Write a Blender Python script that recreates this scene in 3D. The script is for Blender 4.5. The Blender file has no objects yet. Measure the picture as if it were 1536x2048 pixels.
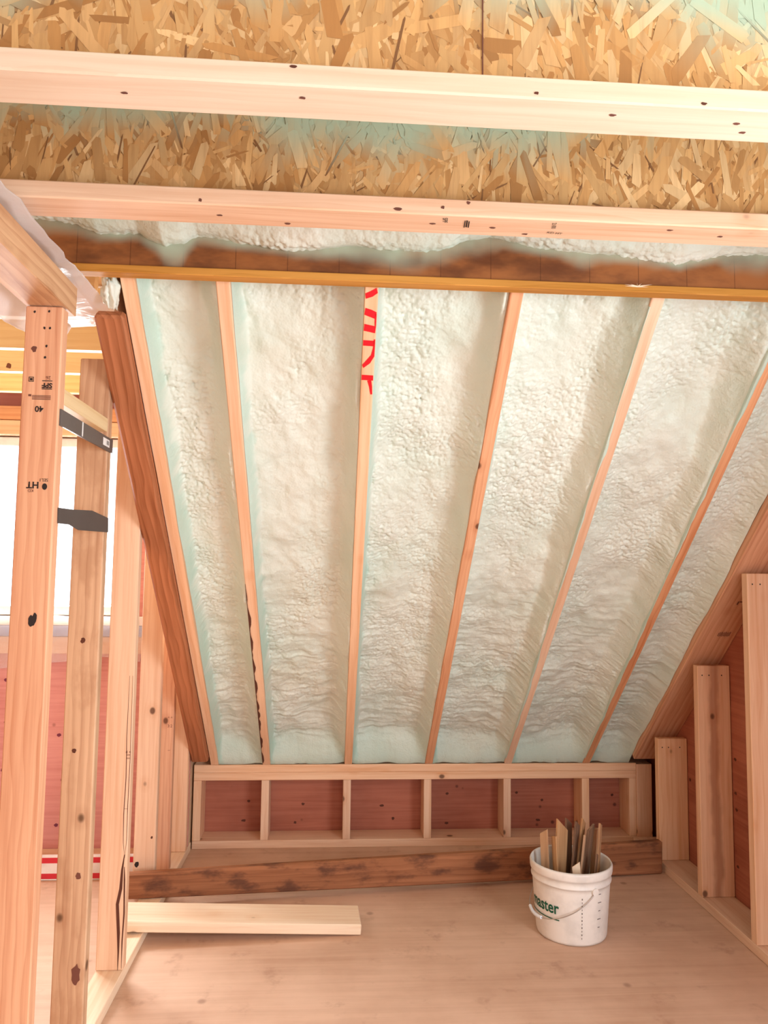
import bpy, bmesh, math, random
import numpy as np
from mathutils import Vector, Matrix

random.seed(7)
rng = np.random.default_rng(11)
scene = bpy.context.scene
C = scene.collection

# ------------------------------------------------------------------ camera
PITCH, YAW, ROLL, EYE = 0.0825, 0.067, 0.0122, 1.3582
cam_d = bpy.data.cameras.new('camera')
cam_d.sensor_fit = 'VERTICAL'
cam_d.sensor_height = 36.0
cam_d.lens = 1488.1 / 2048 * 36.0
cam_d.clip_start = 0.02
cam = bpy.data.objects.new('camera', cam_d)
C.objects.link(cam)
_fw = Vector((math.sin(YAW) * math.cos(PITCH), math.cos(YAW) * math.cos(PITCH), math.sin(PITCH)))
_r = Vector((math.cos(YAW), -math.sin(YAW), 0))
_u = _r.cross(_fw)
_r2 = _r * math.cos(ROLL) + _u * math.sin(ROLL)
_u2 = -_r * math.sin(ROLL) + _u * math.cos(ROLL)
m = Matrix.Identity(4)
for i in range(3):
    m[i][0], m[i][1], m[i][2] = _r2[i], _u2[i], -_fw[i]
m[2][3] = EYE
cam.matrix_world = m
scene.camera = cam

# ------------------------------------------------------------------ world, daylight, exposure
w = bpy.data.worlds.new('sky')
scene.world = w
w.use_nodes = True
w.node_tree.nodes['Background'].inputs[0].default_value = (0.86, 0.93, 1.0, 1)
w.node_tree.nodes['Background'].inputs[1].default_value = 4.0
scene.view_settings.view_transform = 'Standard'
scene.view_settings.look = 'None'
scene.view_settings.gamma = 1.0
scene.view_settings.use_curve_mapping = False
scene.view_settings.exposure = -0.02


def daylight(name, loc, direction, sx, sy, power, col):
    d = bpy.data.lights.new(name, 'AREA')
    d.shape = 'RECTANGLE'
    d.size, d.size_y = sx, sy
    d.energy = power
    d.color = col
    o = bpy.data.objects.new(name, d)
    C.objects.link(o)
    o.location = loc
    o.rotation_euler = Vector(direction).to_track_quat('-Z', 'Y').to_euler()
    return o


# daylight falling through the window openings of the room (right wall, dormer), plus an added frontal fill lamp behind the camera
daylight('window_daylight_right', (1.80, 0.45, 1.15), (-1, 0.25, -0.22), 1.5, 1.35, 74, (0.90, 0.96, 1.0))
daylight('rear_fill_light', (0.35, -2.68, 1.15), (0, 1, -0.45), 2.4, 1.6, 13, (0.90, 0.96, 1.0))
daylight('window_daylight_dormer', (-1.55, 3.88, 1.57), (0, -1, -0.5), 1.1, 0.84, 115, (0.92, 0.97, 1.0))

# ------------------------------------------------------------------ numbers of the place
A = math.atan(0.9484)                       # roof slope
CA, SA = math.cos(A), math.sin(A)
YK, HK = 3.824, 0.403                       # knee wall face and height
ZJ = 2.133                                  # underside of the joists
RX = [-0.5684, -0.3137, 0.0923, 0.4983, 0.9043, 1.3103]
XR0, XR1 = 1.535, 1.69                      # right wall framing
XL0, XL1 = -0.76, -0.671                    # left partition framing


def slope_pt(x, v, h):                      # v up the slope from the knee wall, h into the roof
    return Vector((x, YK - v * CA + h * SA, HK + v * SA + h * CA))


# ------------------------------------------------------------------ node helpers / materials
def srgb(r, g, b):
    f = lambda c: ((c / 255) / 12.92) if c / 255 <= 0.04045 else (((c / 255) + 0.055) / 1.055) ** 2.4
    return (f(r), f(g), f(b), 1.0)


class NT:
    def __init__(self, name):
        self.m = bpy.data.materials.new(name)
        self.m.use_nodes = True
        self.t = self.m.node_tree
        self.b = self.t.nodes['Principled BSDF']
        self.out = self.t.nodes['Material Output']

    def n(self, typ, ins=None, **kw):
        nd = self.t.nodes.new(typ)
        for k, v in kw.items():
            setattr(nd, k, v)
        for k, v in (ins or {}).items():
            self.set(nd.inputs[k], v)
        return nd

    def set(self, sock, v):
        if isinstance(v, bpy.types.NodeSocket):
            self.t.links.new(v, sock)
        else:
            sock.default_value = v

    def math(self, op, a, b=0.0, c=None):
        ins = {0: a, 1: b}
        if c is not None:
            ins[2] = c
        return self.n('ShaderNodeMath', ins, operation=op).outputs[0]

    def mix(self, fac, a, b, mode='MIX'):
        nd = self.n('ShaderNodeMix', data_type='RGBA', blend_type=mode)
        self.set(nd.inputs[0], fac)
        self.set(nd.inputs[6], a)
        self.set(nd.inputs[7], b)
        return nd.outputs[2]

    def ramp(self, fac, stops):
        nd = self.n('ShaderNodeValToRGB', {0: fac})
        e = nd.color_ramp.elements
        while len(e) > 1:
            e.remove(e[-1])
        e[0].position, e[0].color = stops[0]
        for p, c in stops[1:]:
            x = e.new(p)
            x.color = c
        return nd.outputs[0]

    def step(self, v, lo, hi):
        nd = self.n('ShaderNodeMapRange', {0: v, 1: lo, 2: hi, 3: 0.0, 4: 1.0}, interpolation_type='SMOOTHSTEP')
        return nd.outputs[0]

    def coords(self, scale=(1, 1, 1), rand=True, kind='Object'):
        tc = self.n('ShaderNodeTexCoord').outputs[kind]
        mp = self.n('ShaderNodeMapping', {0: tc, 3: scale})
        if rand:
            oi = self.n('ShaderNodeObjectInfo').outputs['Random']
            off = self.math('MULTIPLY', oi, 37.0)
            cb = self.n('ShaderNodeCombineXYZ', {0: off, 1: off, 2: off}).outputs[0]
            return self.n('ShaderNodeVectorMath', {0: mp.outputs[0], 1: cb}, operation='ADD').outputs[0]
        return mp.outputs[0]

    def noise(self, vec, scale, detail=3, rough=0.5, dist=0.0):
        return self.n('ShaderNodeTexNoise', {'Vector': vec, 'Scale': scale, 'Detail': detail, 'Roughness': rough, 'Distortion': dist}).outputs[0]

    def bump(self, h, strength, dist=0.01):
        nd = self.n('ShaderNodeBump', {'Strength': strength, 'Distance': dist, 'Height': h})
        self.set(self.b.inputs['Normal'], nd.outputs[0])


def lumber_mat(name, light, dark, knots=0.8, ring=0.35, rough=0.62, stain=None, knotcol=(88, 52, 34), stain_amt=0.5, streak=False):
    t = NT(name)
    base = t.coords((1, 1, 1))
    grain = t.noise(t.coords((2.2, 70, 70)), 1.0, 4, 0.6)
    broad = t.noise(t.coords((0.9, 14, 14)), 1.0, 3, 0.55)
    # growth rings round an off-centre pith give cathedral figures
    wob = t.noise(t.coords((1.6, 6, 6)), 1.0, 2, 0.5)
    rc = t.coords((0.42, 1, 1))
    wv = t.n('ShaderNodeTexWave', {'Vector': rc, 'Scale': 17.0, 'Distortion': 5.0, 'Detail': 1.5, 'Detail Scale': 0.6}, wave_type='RINGS', rings_direction='X', wave_profile='SAW').outputs[1]
    ringf = t.math('MULTIPLY', t.math('POWER', wv, 2.0), ring)
    # knots
    vo = t.n('ShaderNodeTexVoronoi', {'Vector': t.coords((0.75, 1, 1)), 'Scale': 9.5, 'Randomness': 1.0})
    keep = t.math('GREATER_THAN', t.n('ShaderNodeSeparateColor', {0: vo.outputs['Color']}).outputs[0], 1.0 - 0.33 * knots)
    kd = vo.outputs['Distance']
    knot = t.math('MULTIPLY', t.step(kd, 0.14, 0.07), keep)
    halo = t.math('MULTIPLY', t.step(kd, 0.34, 0.12), keep)
    f = t.math('ADD', t.math('MULTIPLY', t.step(grain, 0.35, 0.72), 0.34), t.math('MULTIPLY', t.step(broad, 0.35, 0.7), 0.38))
    f = t.math('ADD', f, ringf)
    f = t.math('ADD', f, t.math('MULTIPLY', halo, 0.25))
    f = t.math('MINIMUM', f, 1.0)
    col = t.mix(f, srgb(*light), srgb(*dark))
    # board-to-board variation
    oi = t.n('ShaderNodeObjectInfo').outputs['Random']
    hs = t.n('ShaderNodeHueSaturation', {'Hue': 0.5, 'Saturation': t.math('ADD', t.math('MULTIPLY', oi, 0.2), 0.9), 'Value': t.math('ADD', t.math('MULTIPLY', oi, 0.12), 0.94), 'Color': col}).outputs[0]
    if stain:
        sm = t.noise(t.coords((4, 9, 9)), 1.6, 4, 0.6)
        hs = t.mix(t.math('MULTIPLY', t.step(sm, 0.47, 0.66), stain_amt), hs, srgb(*stain))
    if streak:
        yy = t.n('ShaderNodeSeparateXYZ', {0: t.coords((1, 1, 1), rand=False)}).outputs[1]
        wv_ = t.math('MULTIPLY', t.math('SUBTRACT', t.noise(t.coords((6, 12, 12)), 1.0, 3, 0.6), 0.5), 0.05)
        ab = t.math('ABSOLUTE', t.math('ADD', yy, wv_))
        hs = t.mix(t.math('MULTIPLY', t.step(ab, 0.032, 0.006), 0.55), hs, srgb(150, 92, 70))
    hs = t.mix(t.math('MULTIPLY', knot, 0.85), hs, srgb(*knotcol))
    t.set(t.b.inputs['Base Color'], hs)
    t.b.inputs['Roughness'].default_value = rough
    t.b.inputs['Specular IOR Level'].default_value = 0.25
    t.bump(t.math('ADD', grain, t.math('MULTIPLY', ringf, 0.6)), 0.25, 0.0015)
    return t.m


M = {}
M['pine'] = lumber_mat('pine', (240, 204, 172), (214, 158, 118), 0.8, 0.2)
M['pine_pale'] = lumber_mat('pine_pale', (240, 218, 192), (222, 184, 148), 0.6, 0.18)
M['pine_warm'] = lumber_mat('pine_warm', (230, 178, 140), (192, 124, 86), 0.95, 0.32)
M['pine_red'] = lumber_mat('pine_red', (186, 126, 94), (130, 78, 52), 0.9, 0.45, knotcol=(70, 40, 28))
M['pine_knotty'] = lumber_mat('pine_knotty', (218, 178, 140), (176, 128, 92), 1.6, 0.4, knotcol=(84, 54, 32), stain=(160, 112, 78), stain_amt=0.35)
M['pine_yellow'] = lumber_mat('pine_yellow', (236, 212, 166), (216, 180, 128), 0.6, 0.2)
M['pine_stained'] = lumber_mat('pine_stained', (238, 198, 166), (212, 154, 116), 0.8, 0.2, streak=True)
M['old_brown'] = lumber_mat('old_brown', (166, 116, 88), (114, 74, 54), 1.1, 0.3, stain=(78, 48, 38), stain_amt=0.75, rough=0.75)
M['shim'] = lumber_mat('shim', (200, 160, 122), (150, 108, 76), 0.3, 0.3)
M['shim_dark'] = lumber_mat('shim_dark', (142, 106, 80), (96, 68, 50), 0.3, 0.3)


def plywood_mat(name, light, dark, knotcol, grain=(2.0, 1.0, 60), knots=0.35, rough=0.6, vscale=7.0, specks=True):
    t = NT(name)
    g = t.noise(t.coords(grain, rand=False), 1.0, 4, 0.6, 0.4)
    b = t.noise(t.coords((1, 1, 1), rand=False), 2.3, 4, 0.55)
    f = t.math('ADD', t.math('MULTIPLY', t.step(g, 0.3, 0.75), 0.5), t.math('MULTIPLY', t.step(b, 0.35, 0.7), 0.5))
    col = t.mix(f, srgb(*light), srgb(*dark))
    if specks:
        vo = t.n('ShaderNodeTexVoronoi', {'Vector': t.coords((1, 1, 1), rand=False), 'Scale': vscale})
        keep = t.math('GREATER_THAN', t.n('ShaderNodeSeparateColor', {0: vo.outputs['Color']}).outputs[0], 1 - knots)
        k = t.math('MULTIPLY', t.step(vo.outputs['Distance'], 0.12, 0.05), keep)
        col = t.mix(t.math('MULTIPLY', k, 0.8), col, srgb(*knotcol))
    t.set(t.b.inputs['Base Color'], col)
    t.b.inputs['Roughness'].default_value = rough
    t.b.inputs['Specular IOR Level'].default_value = 0.25
    t.bump(g, 0.12, 0.001)
    return t.m


M['ply_red'] = plywood_mat('ply_red', (182, 112, 88), (146, 80, 60), (80, 40, 30), knots=0.75, vscale=9.0)
M['ply_pink'] = plywood_mat('ply_pink', (224, 160, 152), (198, 124, 118), (110, 52, 50), knots=0.5)
M['ply_plain'] = plywood_mat('ply_plain', (226, 196, 164), (206, 170, 136), (120, 80, 50), knots=0.2)


def floor_mat():
    t = NT('subfloor_plywood')
    g = t.noise(t.coords((1.2, 26, 1), rand=False), 1.0, 4, 0.65, 0.6)
    b = t.noise(t.coords((1, 1, 1), rand=False), 1.7, 5, 0.6)
    d = t.noise(t.coords((1, 1, 1), rand=False), 7.0, 4, 0.65)
    f = t.math('ADD', t.math('MULTIPLY', t.step(g, 0.3, 0.75), 0.35), t.math('MULTIPLY', t.step(b, 0.35, 0.7), 0.65))
    col = t.mix(f, srgb(220, 184, 158), srgb(188, 148, 122))
    col = t.mix(t.math('MULTIPLY', t.step(d, 0.56, 0.74), 0.4), col, srgb(150, 108, 86))
    vo = t.n('ShaderNodeTexVoronoi', {'Vector': t.coords((1, 1, 1), rand=False), 'Scale': 5.0})
    k = t.math('MULTIPLY', t.step(vo.outputs['Distance'], 0.1, 0.03), t.math('GREATER_THAN', t.n('ShaderNodeSeparateColor', {0: vo.outputs['Color']}).outputs[1], 0.5))
    col = t.mix(t.math('MULTIPLY', k, 0.45), col, srgb(110, 72, 54))
    t.set(t.b.inputs['Base Color'], col)
    t.set(t.b.inputs['Roughness'], t.math('ADD', t.math('MULTIPLY', b, 0.2), 0.5))
    t.b.inputs['Specular IOR Level'].default_value = 0.3
    t.bump(g, 0.1, 0.001)
    return t.m


M['floor'] = floor_mat()


def foam_mat():
    t = NT('spray_foam')
    at = t.n('ShaderNodeAttribute', attribute_name='mint').outputs['Fac']
    v = t.coords((1, 1, 1), rand=False)
    b = t.noise(v, 3.0, 4, 0.6)
    f = t.math('MINIMUM', t.math('ADD', at, t.math('MULTIPLY', t.step(b, 0.45, 0.75), 0.28)), 1.0)
    col = t.mix(f, srgb(222, 226, 213), srgb(186, 212, 197))
    tan = t.noise(v, 2.1, 3, 0.6)
    col = t.mix(t.math('MULTIPLY', t.step(tan, 0.5, 0.75), 0.4), col, srgb(204, 200, 178))
    t.set(t.b.inputs['Base Color'], col)
    t.b.inputs['Roughness'].default_value = 0.45
    t.b.inputs['Specular IOR Level'].default_value = 0.35
    sm = t.n('ShaderNodeTexVoronoi', {'Vector': v, 'Scale': 130.0, 'Smoothness': 0.5}, feature='SMOOTH_F1').outputs['Distance']
    fine = t.noise(v, 60, 3, 0.6)
    t.bump(t.math('ADD', t.math('MULTIPLY', sm, -1.0), t.math('MULTIPLY', fine, 0.8)), 0.35, 0.003)
    return t.m


M['foam'] = foam_mat()


def attr_mat(name, base_attr=None, base=None, over='spray', overcol=(176, 196, 172), rough=0.6):
    t = NT(name)
    if base_attr:
        col = t.n('ShaderNodeAttribute', attribute_name=base_attr).outputs['Color']
        g = t.noise(t.coords((90, 90, 8), rand=False), 1.0, 3, 0.6)
        col = t.mix(t.math('MULTIPLY', t.step(g, 0.4, 0.75), 0.3), col, srgb(150, 104, 60))
    else:
        col = base(t)
    sp = t.n('ShaderNodeAttribute', attribute_name=over).outputs['Fac']
    col = t.mix(sp, col, srgb(*overcol))
    t.set(t.b.inputs['Base Color'], col)
    t.b.inputs['Roughness'].default_value = rough
    t.b.inputs['Specular IOR Level'].default_value = 0.3
    return t


M['osb_strand'] = attr_mat('osb_strand', 'col').m


def _osb_base(t):
    b = t.noise(t.coords((30, 30, 14), rand=False), 1.0, 4, 0.7)
    return t.mix(t.step(b, 0.35, 0.65), srgb(206, 158, 98), srgb(160, 112, 62))


M['osb_panel'] = attr_mat('osb_panel', None, _osb_base).m


def _brown_base(t):
    b = t.noise(t.coords((5, 5, 12), rand=False), 1.0, 4, 0.6)
    c = t.mix(t.step(b, 0.35, 0.7), srgb(158, 98, 54), srgb(104, 60, 34))
    vx = t.n('ShaderNodeSeparateXYZ', {0: t.coords((1, 1, 1), rand=False)}).outputs[0]
    fr = t.math('FRACT', t.math('MULTIPLY', vx, 7.3))
    seam = t.math('LESS_THAN', fr, 0.02)
    return t.mix(t.math('MULTIPLY', seam, 0.5), c, srgb(80, 40, 20))


M['brown_web'] = attr_mat('brown_web', None, _brown_base, overcol=(172, 182, 160), rough=0.5).m


def plain(name, col, rough=0.5, metal=0.0, spec=0.4, bump=0.0):
    t = NT(name)
    b = t.noise(t.coords((1, 1, 1)), 14.0, 4, 0.6)
    c2 = tuple(max(0, c * 0.94) for c in col)
    t.set(t.b.inputs['Base Color'], t.mix(t.step(b, 0.4, 0.7), srgb(*col), srgb(*c2)))
    t.b.inputs['Roughness'].default_value = rough
    t.b.inputs['Metallic'].default_value = metal
    t.b.inputs['Specular IOR Level'].default_value = spec
    if bump:
        t.bump(b, bump, 0.002)
    return t.m


M['brown_flange'] = lumber_mat('brown_flange', (204, 152, 92), (164, 112, 60), 0.1, 0.25)
M['red_paint'] = plain('red_paint', (236, 16, 34), 0.5)
M['ink'] = plain('ink', (40, 30, 28), 0.7)
M['ink_soft'] = plain('ink_soft', (112, 66, 52), 0.8)
M['knot_purple'] = plain('knot_purple', (124, 56, 78), 0.8)
M['bark'] = plain('bark', (92, 50, 34), 0.85, bump=0.5)
M['strap'] = plain('strap', (92, 86, 82), 0.45, 0.0)
M['tape'] = plain('tape', (74, 66, 64), 0.5)
M['sticker'] = plain('sticker', (236, 234, 230), 0.5)
M['bucket'] = plain('bucket_plastic', (236, 230, 222), 0.38, spec=0.5)
M['bucket_in'] = M['bucket']
M['green_print'] = plain('green_print', (16, 92, 66), 0.5)
M['grey_print'] = plain('grey_print', (120, 110, 104), 0.6)
M['wire'] = plain('wire', (190, 184, 178), 0.35, 0.9)
M['vinyl'] = plain('vinyl', (236, 240, 246), 0.4)
M['blue_tape'] = plain('blue_tape', (150, 160, 196), 0.5)
M['white_band'] = plain('white_band', (236, 226, 220), 0.6)
M['stripe_red'] = plain('stripe_red', (206, 44, 58), 0.6)
M['nail'] = plain('nail', (96, 84, 78), 0.4, 0.6)


def poly_mat(name='poly_sheet', clear=0.45):
    t = NT(name)
    n = t.noise(t.coords((1, 1, 1), rand=False), 9, 4, 0.6, 1.0)
    t.b.inputs['Base Color'].default_value = srgb(240, 234, 234)
    t.b.inputs['Roughness'].default_value = 0.25
    t.bump(n, 0.6, 0.01)
    tl = t.n('ShaderNodeBsdfTranslucent', {0: srgb(240, 236, 236)})
    tr = t.n('ShaderNodeBsdfTransparent')
    m1 = t.n('ShaderNodeMixShader', {0: 0.45, 1: t.b.outputs[0], 2: tl.outputs[0]})
    m2 = t.n('ShaderNodeMixShader', {0: clear, 1: m1.outputs[0], 2: tr.outputs[0]})
    t.t.links.new(m2.outputs[0], t.out.inputs[0])
    return t.m


M['poly'] = poly_mat()
M['poly_clear'] = poly_mat('poly_clear', 0.72)


def glass_mat():
    t = NT('window_glass')
    n = t.noise(t.coords((1, 1, 1), rand=False), 3, 2)
    gl = t.n('ShaderNodeBsdfGlossy', {0: (0.9, 0.95, 1, 1), 1: t.math('MULTIPLY', n, 0.06)})
    tr = t.n('ShaderNodeBsdfTransparent')
    mx = t.n('ShaderNodeMixShader', {0: 0.07, 1: tr.outputs[0], 2: gl.outputs[0]})
    t.t.links.new(mx.outputs[0], t.out.inputs[0])
    return t.m


M['glass'] = glass_mat()


# ------------------------------------------------------------------ object helpers
def link(name, mesh, mat=None, matrix=None, parent=None):
    o = bpy.data.objects.new(name, mesh)
    if mat is not None and not mesh.materials:
        mesh.materials.append(mat)
    C.objects.link(o)
    if matrix is not None:
        o.matrix_basis = matrix
    if parent is not None:
        set_parent(o, parent)
    return o


def world_basis(o):
    if o.parent:
        return world_basis(o.parent) @ o.matrix_parent_inverse @ o.matrix_basis
    return o.matrix_basis.copy()


def set_parent(o, p):
    o.parent = p
    o.matrix_parent_inverse = world_basis(p).inverted()


def tag(o, label=None, cat=None, group=None, kind=None):
    if label: o['label'] = label
    if cat: o['category'] = cat
    if group: o['group'] = group
    if kind: o['kind'] = kind
    return o


def empty(name, loc):
    o = bpy.data.objects.new(name, None)
    C.objects.link(o)
    o.location = loc
    o.matrix_basis = Matrix.Translation(loc)
    o.empty_display_size = 0.05
    return o


_boxes = {}


def box_mesh(L, W, T, bev=0.002):
    key = (round(L, 4), round(W, 4), round(T, 4), bev)
    if False and key in _boxes:
        return _boxes[key]
    bm = bmesh.new()
    bmesh.ops.create_cube(bm, size=1.0)
    for v in bm.verts:
        v.co = Vector(((v.co.x + 0.5) * L, v.co.y * W, v.co.z * T))
    if bev > 0:
        bmesh.ops.bevel(bm, geom=bm.edges[:], offset=min(bev, T * 0.3, W * 0.3), segments=1, affect='EDGES', profile=0.5)
    me = bpy.data.meshes.new('lumber')
    bm.to_mesh(me)
    bm.free()
    return me


def frame(p, ax, up):
    ax = Vector(ax).normalized()
    up = Vector(up)
    y = up.cross(ax).normalized()
    z = ax.cross(y).normalized()
    mm = Matrix.Identity(4)
    for i in range(3):
        mm[i][0], mm[i][1], mm[i][2], mm[i][3] = ax[i], y[i], z[i], p[i]
    return mm


def lumber(name, p0, p1, up, W, T, mat, parent=None, bev=0.002):
    """board from p0 to p1 (centre line); T along up, W across"""
    p0, p1 = Vector(p0), Vector(p1)
    me = box_mesh((p1 - p0).length, W, T, bev)
    return link(name, me, M[mat], frame(p0, p1 - p0, up), parent)


def board(name, x, y, z, mat, axis='X', parent=None, bev=0.002):
    """axis aligned board with its grain along axis"""
    c = [(a + b) / 2 for a, b in (x, y, z)]
    d = [b - a for a, b in (x, y, z)]
    i = 'XYZ'.index(axis)
    p0 = Vector(c); p0[i] -= d[i] / 2
    p1 = Vector(c); p1[i] += d[i] / 2
    if axis == 'Z':
        return lumber(name, p0, p1, (0, -1, 0), d[0], d[1], mat, parent, bev)
    return lumber(name, p0, p1, (0, 0, 1), d[1] if axis == 'X' else d[0], d[2], mat, parent, bev)


def poly_mesh(verts, faces, name='mesh'):
    me = bpy.data.meshes.new(name)
    me.from_pydata([tuple(v) for v in verts], [], faces)
    me.update()
    return me


def prism(name, pts, ext, mat, parent=None):
    """extrude the polygon pts along vector ext"""
    n = len(pts)
    ext = Vector(ext)
    vs = [Vector(p) for p in pts] + [Vector(p) + ext for p in pts]
    fs = [tuple(range(n)), tuple(reversed(range(n, 2 * n)))] + [(i, i + n, (i + 1) % n + n, (i + 1) % n) for i in range(n)]
    me = poly_mesh(vs, fs)
    bm = bmesh.new(); bm.from_mesh(me)
    bmesh.ops.recalc_face_normals(bm, faces=bm.faces)
    bm.to_mesh(me); bm.free()
    return link(name, me, M[mat] if isinstance(mat, str) else mat, None, parent)


def grid_mesh(P, attrs=None, smooth=True, flip=False):
    nu, nv = P.shape[:2]
    me = bpy.data.meshes.new('grid')
    idx = np.arange(nu * nv).reshape(nu, nv)
    a, b, c, d = idx[:-1, :-1], idx[1:, :-1], idx[1:, 1:], idx[:-1, 1:]
    q = np.stack([a, d, c, b] if flip else [a, b, c, d], -1).reshape(-1, 4)
    me.vertices.add(nu * nv)
    me.vertices.foreach_set('co', P.reshape(-1).astype(np.float32))
    me.loops.add(q.size)
    me.loops.foreach_set('vertex_index', q.reshape(-1).astype(np.int32))
    me.polygons.add(len(q))
    me.polygons.foreach_set('loop_start', (np.arange(len(q)) * 4).astype(np.int32))
    me.polygons.foreach_set('use_smooth', np.full(len(q), smooth))
    me.update(calc_edges=True)
    me.validate()
    for k, v in (attrs or {}).items():
        at = me.attributes.new(k, 'FLOAT', 'POINT')
        at.data.foreach_set('value', v.reshape(-1).astype(np.float32))
    return me


# ---- numpy noise
def _h(ix, iy, seed):
    n = (ix.astype(np.int64) * 374761393 + iy.astype(np.int64) * 668265263 + seed * 974634217) & 0xffffffff
    n = ((n ^ (n >> 13)) * 1274126177) & 0xffffffff
    n = (n ^ (n >> 16)) & 0xffffffff
    return n / 4294967295.0


def vnoise(x, y, seed=0):
    ix, iy = np.floor(x), np.floor(y)
    fx, fy = x - ix, y - iy
    fx, fy = fx * fx * fx * (fx * (fx * 6 - 15) + 10), fy * fy * fy * (fy * (fy * 6 - 15) + 10)
    a, b = _h(ix, iy, seed), _h(ix + 1, iy, seed)
    c, d = _h(ix, iy + 1, seed), _h(ix + 1, iy + 1, seed)
    return (a + (b - a) * fx) * (1 - fy) + (c + (d - c) * fx) * fy - 0.5


def fbm(x, y, seed=0, oct=3):
    s, a = 0, 1.0
    for o in range(oct):
        s = s + a * vnoise(x * 2 ** o, y * 2 ** o, seed + o * 17)
        a *= 0.5
    return s


def worley(x, y, seed=0):
    ix, iy = np.floor(x), np.floor(y)
    best = np.full(x.shape, 9.0)
    for dx in (-1, 0, 1):
        for dy in (-1, 0, 1):
            cx, cy = ix + dx, iy + dy
            px, py = cx + _h(cx, cy, seed), cy + _h(cx, cy, seed + 5)
            best = np.minimum(best, (px - x) ** 2 + (py - y) ** 2)
    return np.sqrt(best)


def sstep(x, a, b):
    t = np.clip((x - a) / (b - a), 0, 1)
    return t * t * (3 - 2 * t)


# ---- printed lettering as thin flat meshes
def text_mesh(txt, size, bold=0.0):
    cu = bpy.data.curves.new('lettering', 'FONT')
    cu.body = txt
    cu.size = size
    cu.offset = bold
    cu.align_x, cu.align_y = 'CENTER', 'CENTER'
    cu.resolution_u = 3
    o = bpy.data.objects.new('lettering', cu)
    C.objects.link(o)
    dg = bpy.context.evaluated_depsgraph_get()
    me = bpy.data.meshes.new_from_object(o.evaluated_get(dg))
    bpy.data.objects.remove(o)
    bpy.data.curves.remove(cu)
    me.materials.clear()
    return me


def stamp(txt, size, pos, right, up, parent, mat='ink', bold=0.0, name='grade_stamp'):
    me = text_mesh(txt, size, bold)
    right, up = Vector(right).normalized(), Vector(up).normalized()
    nrm = right.cross(up)
    mm = Matrix.Identity(4)
    for i in range(3):
        mm[i][0], mm[i][1], mm[i][2], mm[i][3] = right[i], up[i], nrm[i], pos[i]
    mm.translation = Vector(pos) + nrm * 0.0008
    return link(name, me, M[mat], mm, parent)


def marks(name, rects, pos, right, up, parent, mat='ink'):
    """flat printed rectangles (x0,y0,x1,y1) on a face"""
    right, up = Vector(right).normalized(), Vector(up).normalized()
    n = right.cross(up)
    vs, fs = [], []
    for x0, y0, x1, y1 in rects:
        k = len(vs)
        for a, b in ((x0, y0), (x1, y0), (x1, y1), (x0, y1)):
            vs.append(Vector(pos) + right * a + up * b + n * 0.0008)
        fs.append((k, k + 1, k + 2, k + 3))
    return link(name, poly_mesh(vs, fs), M[mat], None, parent)


# =================================================================== STRUCTURE
def struct(name, x, y, z, mat, bev=0.0):
    bm = bmesh.new()
    bmesh.ops.create_cube(bm, size=1.0)
    for v in bm.verts:
        v.co = Vector(((x[0] + x[1]) / 2 + v.co.x * (x[1] - x[0]), (y[0] + y[1]) / 2 + v.co.y * (y[1] - y[0]), (z[0] + z[1]) / 2 + v.co.z * (z[1] - z[0])))
    me = bpy.data.meshes.new(name)
    bm.to_mesh(me); bm.free()
    o = link(name, me, M[mat])
    tag(o, kind='structure')
    return o


def wall_with_hole(name, axis, plane, a, z, hole, mat):
    """wall slab at axis range `plane`, spanning a x z, with a rectangular hole (a0,a1,z0,z1)"""
    a0, a1, z0, z1 = hole
    rects = [(a[0], a0, z[0], z[1]), (a1, a[1], z[0], z[1]), (a0, a1, z[0], z0), (a0, a1, z1, z[1])]
    bm = bmesh.new()
    for (p, q, r, s) in rects:
        x, y = ((plane[0], plane[1]), (p, q)) if axis == 'X' else ((p, q), (plane[0], plane[1]))
        res = bmesh.ops.create_cube(bm, size=1.0)
        for v in res['verts']:
            v.co = Vector(((x[0] + x[1]) / 2 + v.co.x * (x[1] - x[0]), (y[0] + y[1]) / 2 + v.co.y * (y[1] - y[0]), (r + s) / 2 + v.co.z * (s - r)))
    me = bpy.data.meshes.new(name)
    bm.to_mesh(me); bm.free()
    o = link(name, me, M[mat])
    return tag(o, kind='structure')


struct('floor', (-2.6, 1.75), (-2.62, 4.0), (-0.03, 0.0), 'floor')
struct('ceiling', (-2.6, 1.75), (-2.62, 2.12), (2.435, 2.455), 'ply_plain')
wall_with_hole('wall_right', 'X', (1.69, 1.705), (-2.62, 4.0), (0, 2.435), (-0.3, 1.2, 0.47, 1.82), 'ply_red')
wall_with_hole('wall_front', 'Y', (-2.62, -2.605), (-2.6, 1.69), (0, 2.435), (-0.9, 1.6, 0.4, 2.0), 'ply_plain')  # opening added in the unseen rear wall to let the fill lamp in
struct('wall_left', (-2.62, -2.6), (-2.62, 4.0), (0, 2.6), 'ply_plain')
struct('wall_back', (-0.80, 1.69), (YK + 0.14, YK + 0.152), (0, 0.56), 'ply_red')
DY = 3.66
wall_with_hole('wall_left_back', 'Y', (DY + 0.09, DY + 0.105), (-2.6, -0.676), (0, 2.6), (-2.1, -0.98, 1.14, 2.0), 'ply_pink')
struct('ceiling_dormer', (-2.6, -0.6), (2.12, 4.0), (2.435, 2.455), 'ply_plain')
struct('wall_corner', (-0.69, -0.6785), (3.72, YK + 0.14), (0, 2.43), 'ply_plain')
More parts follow.
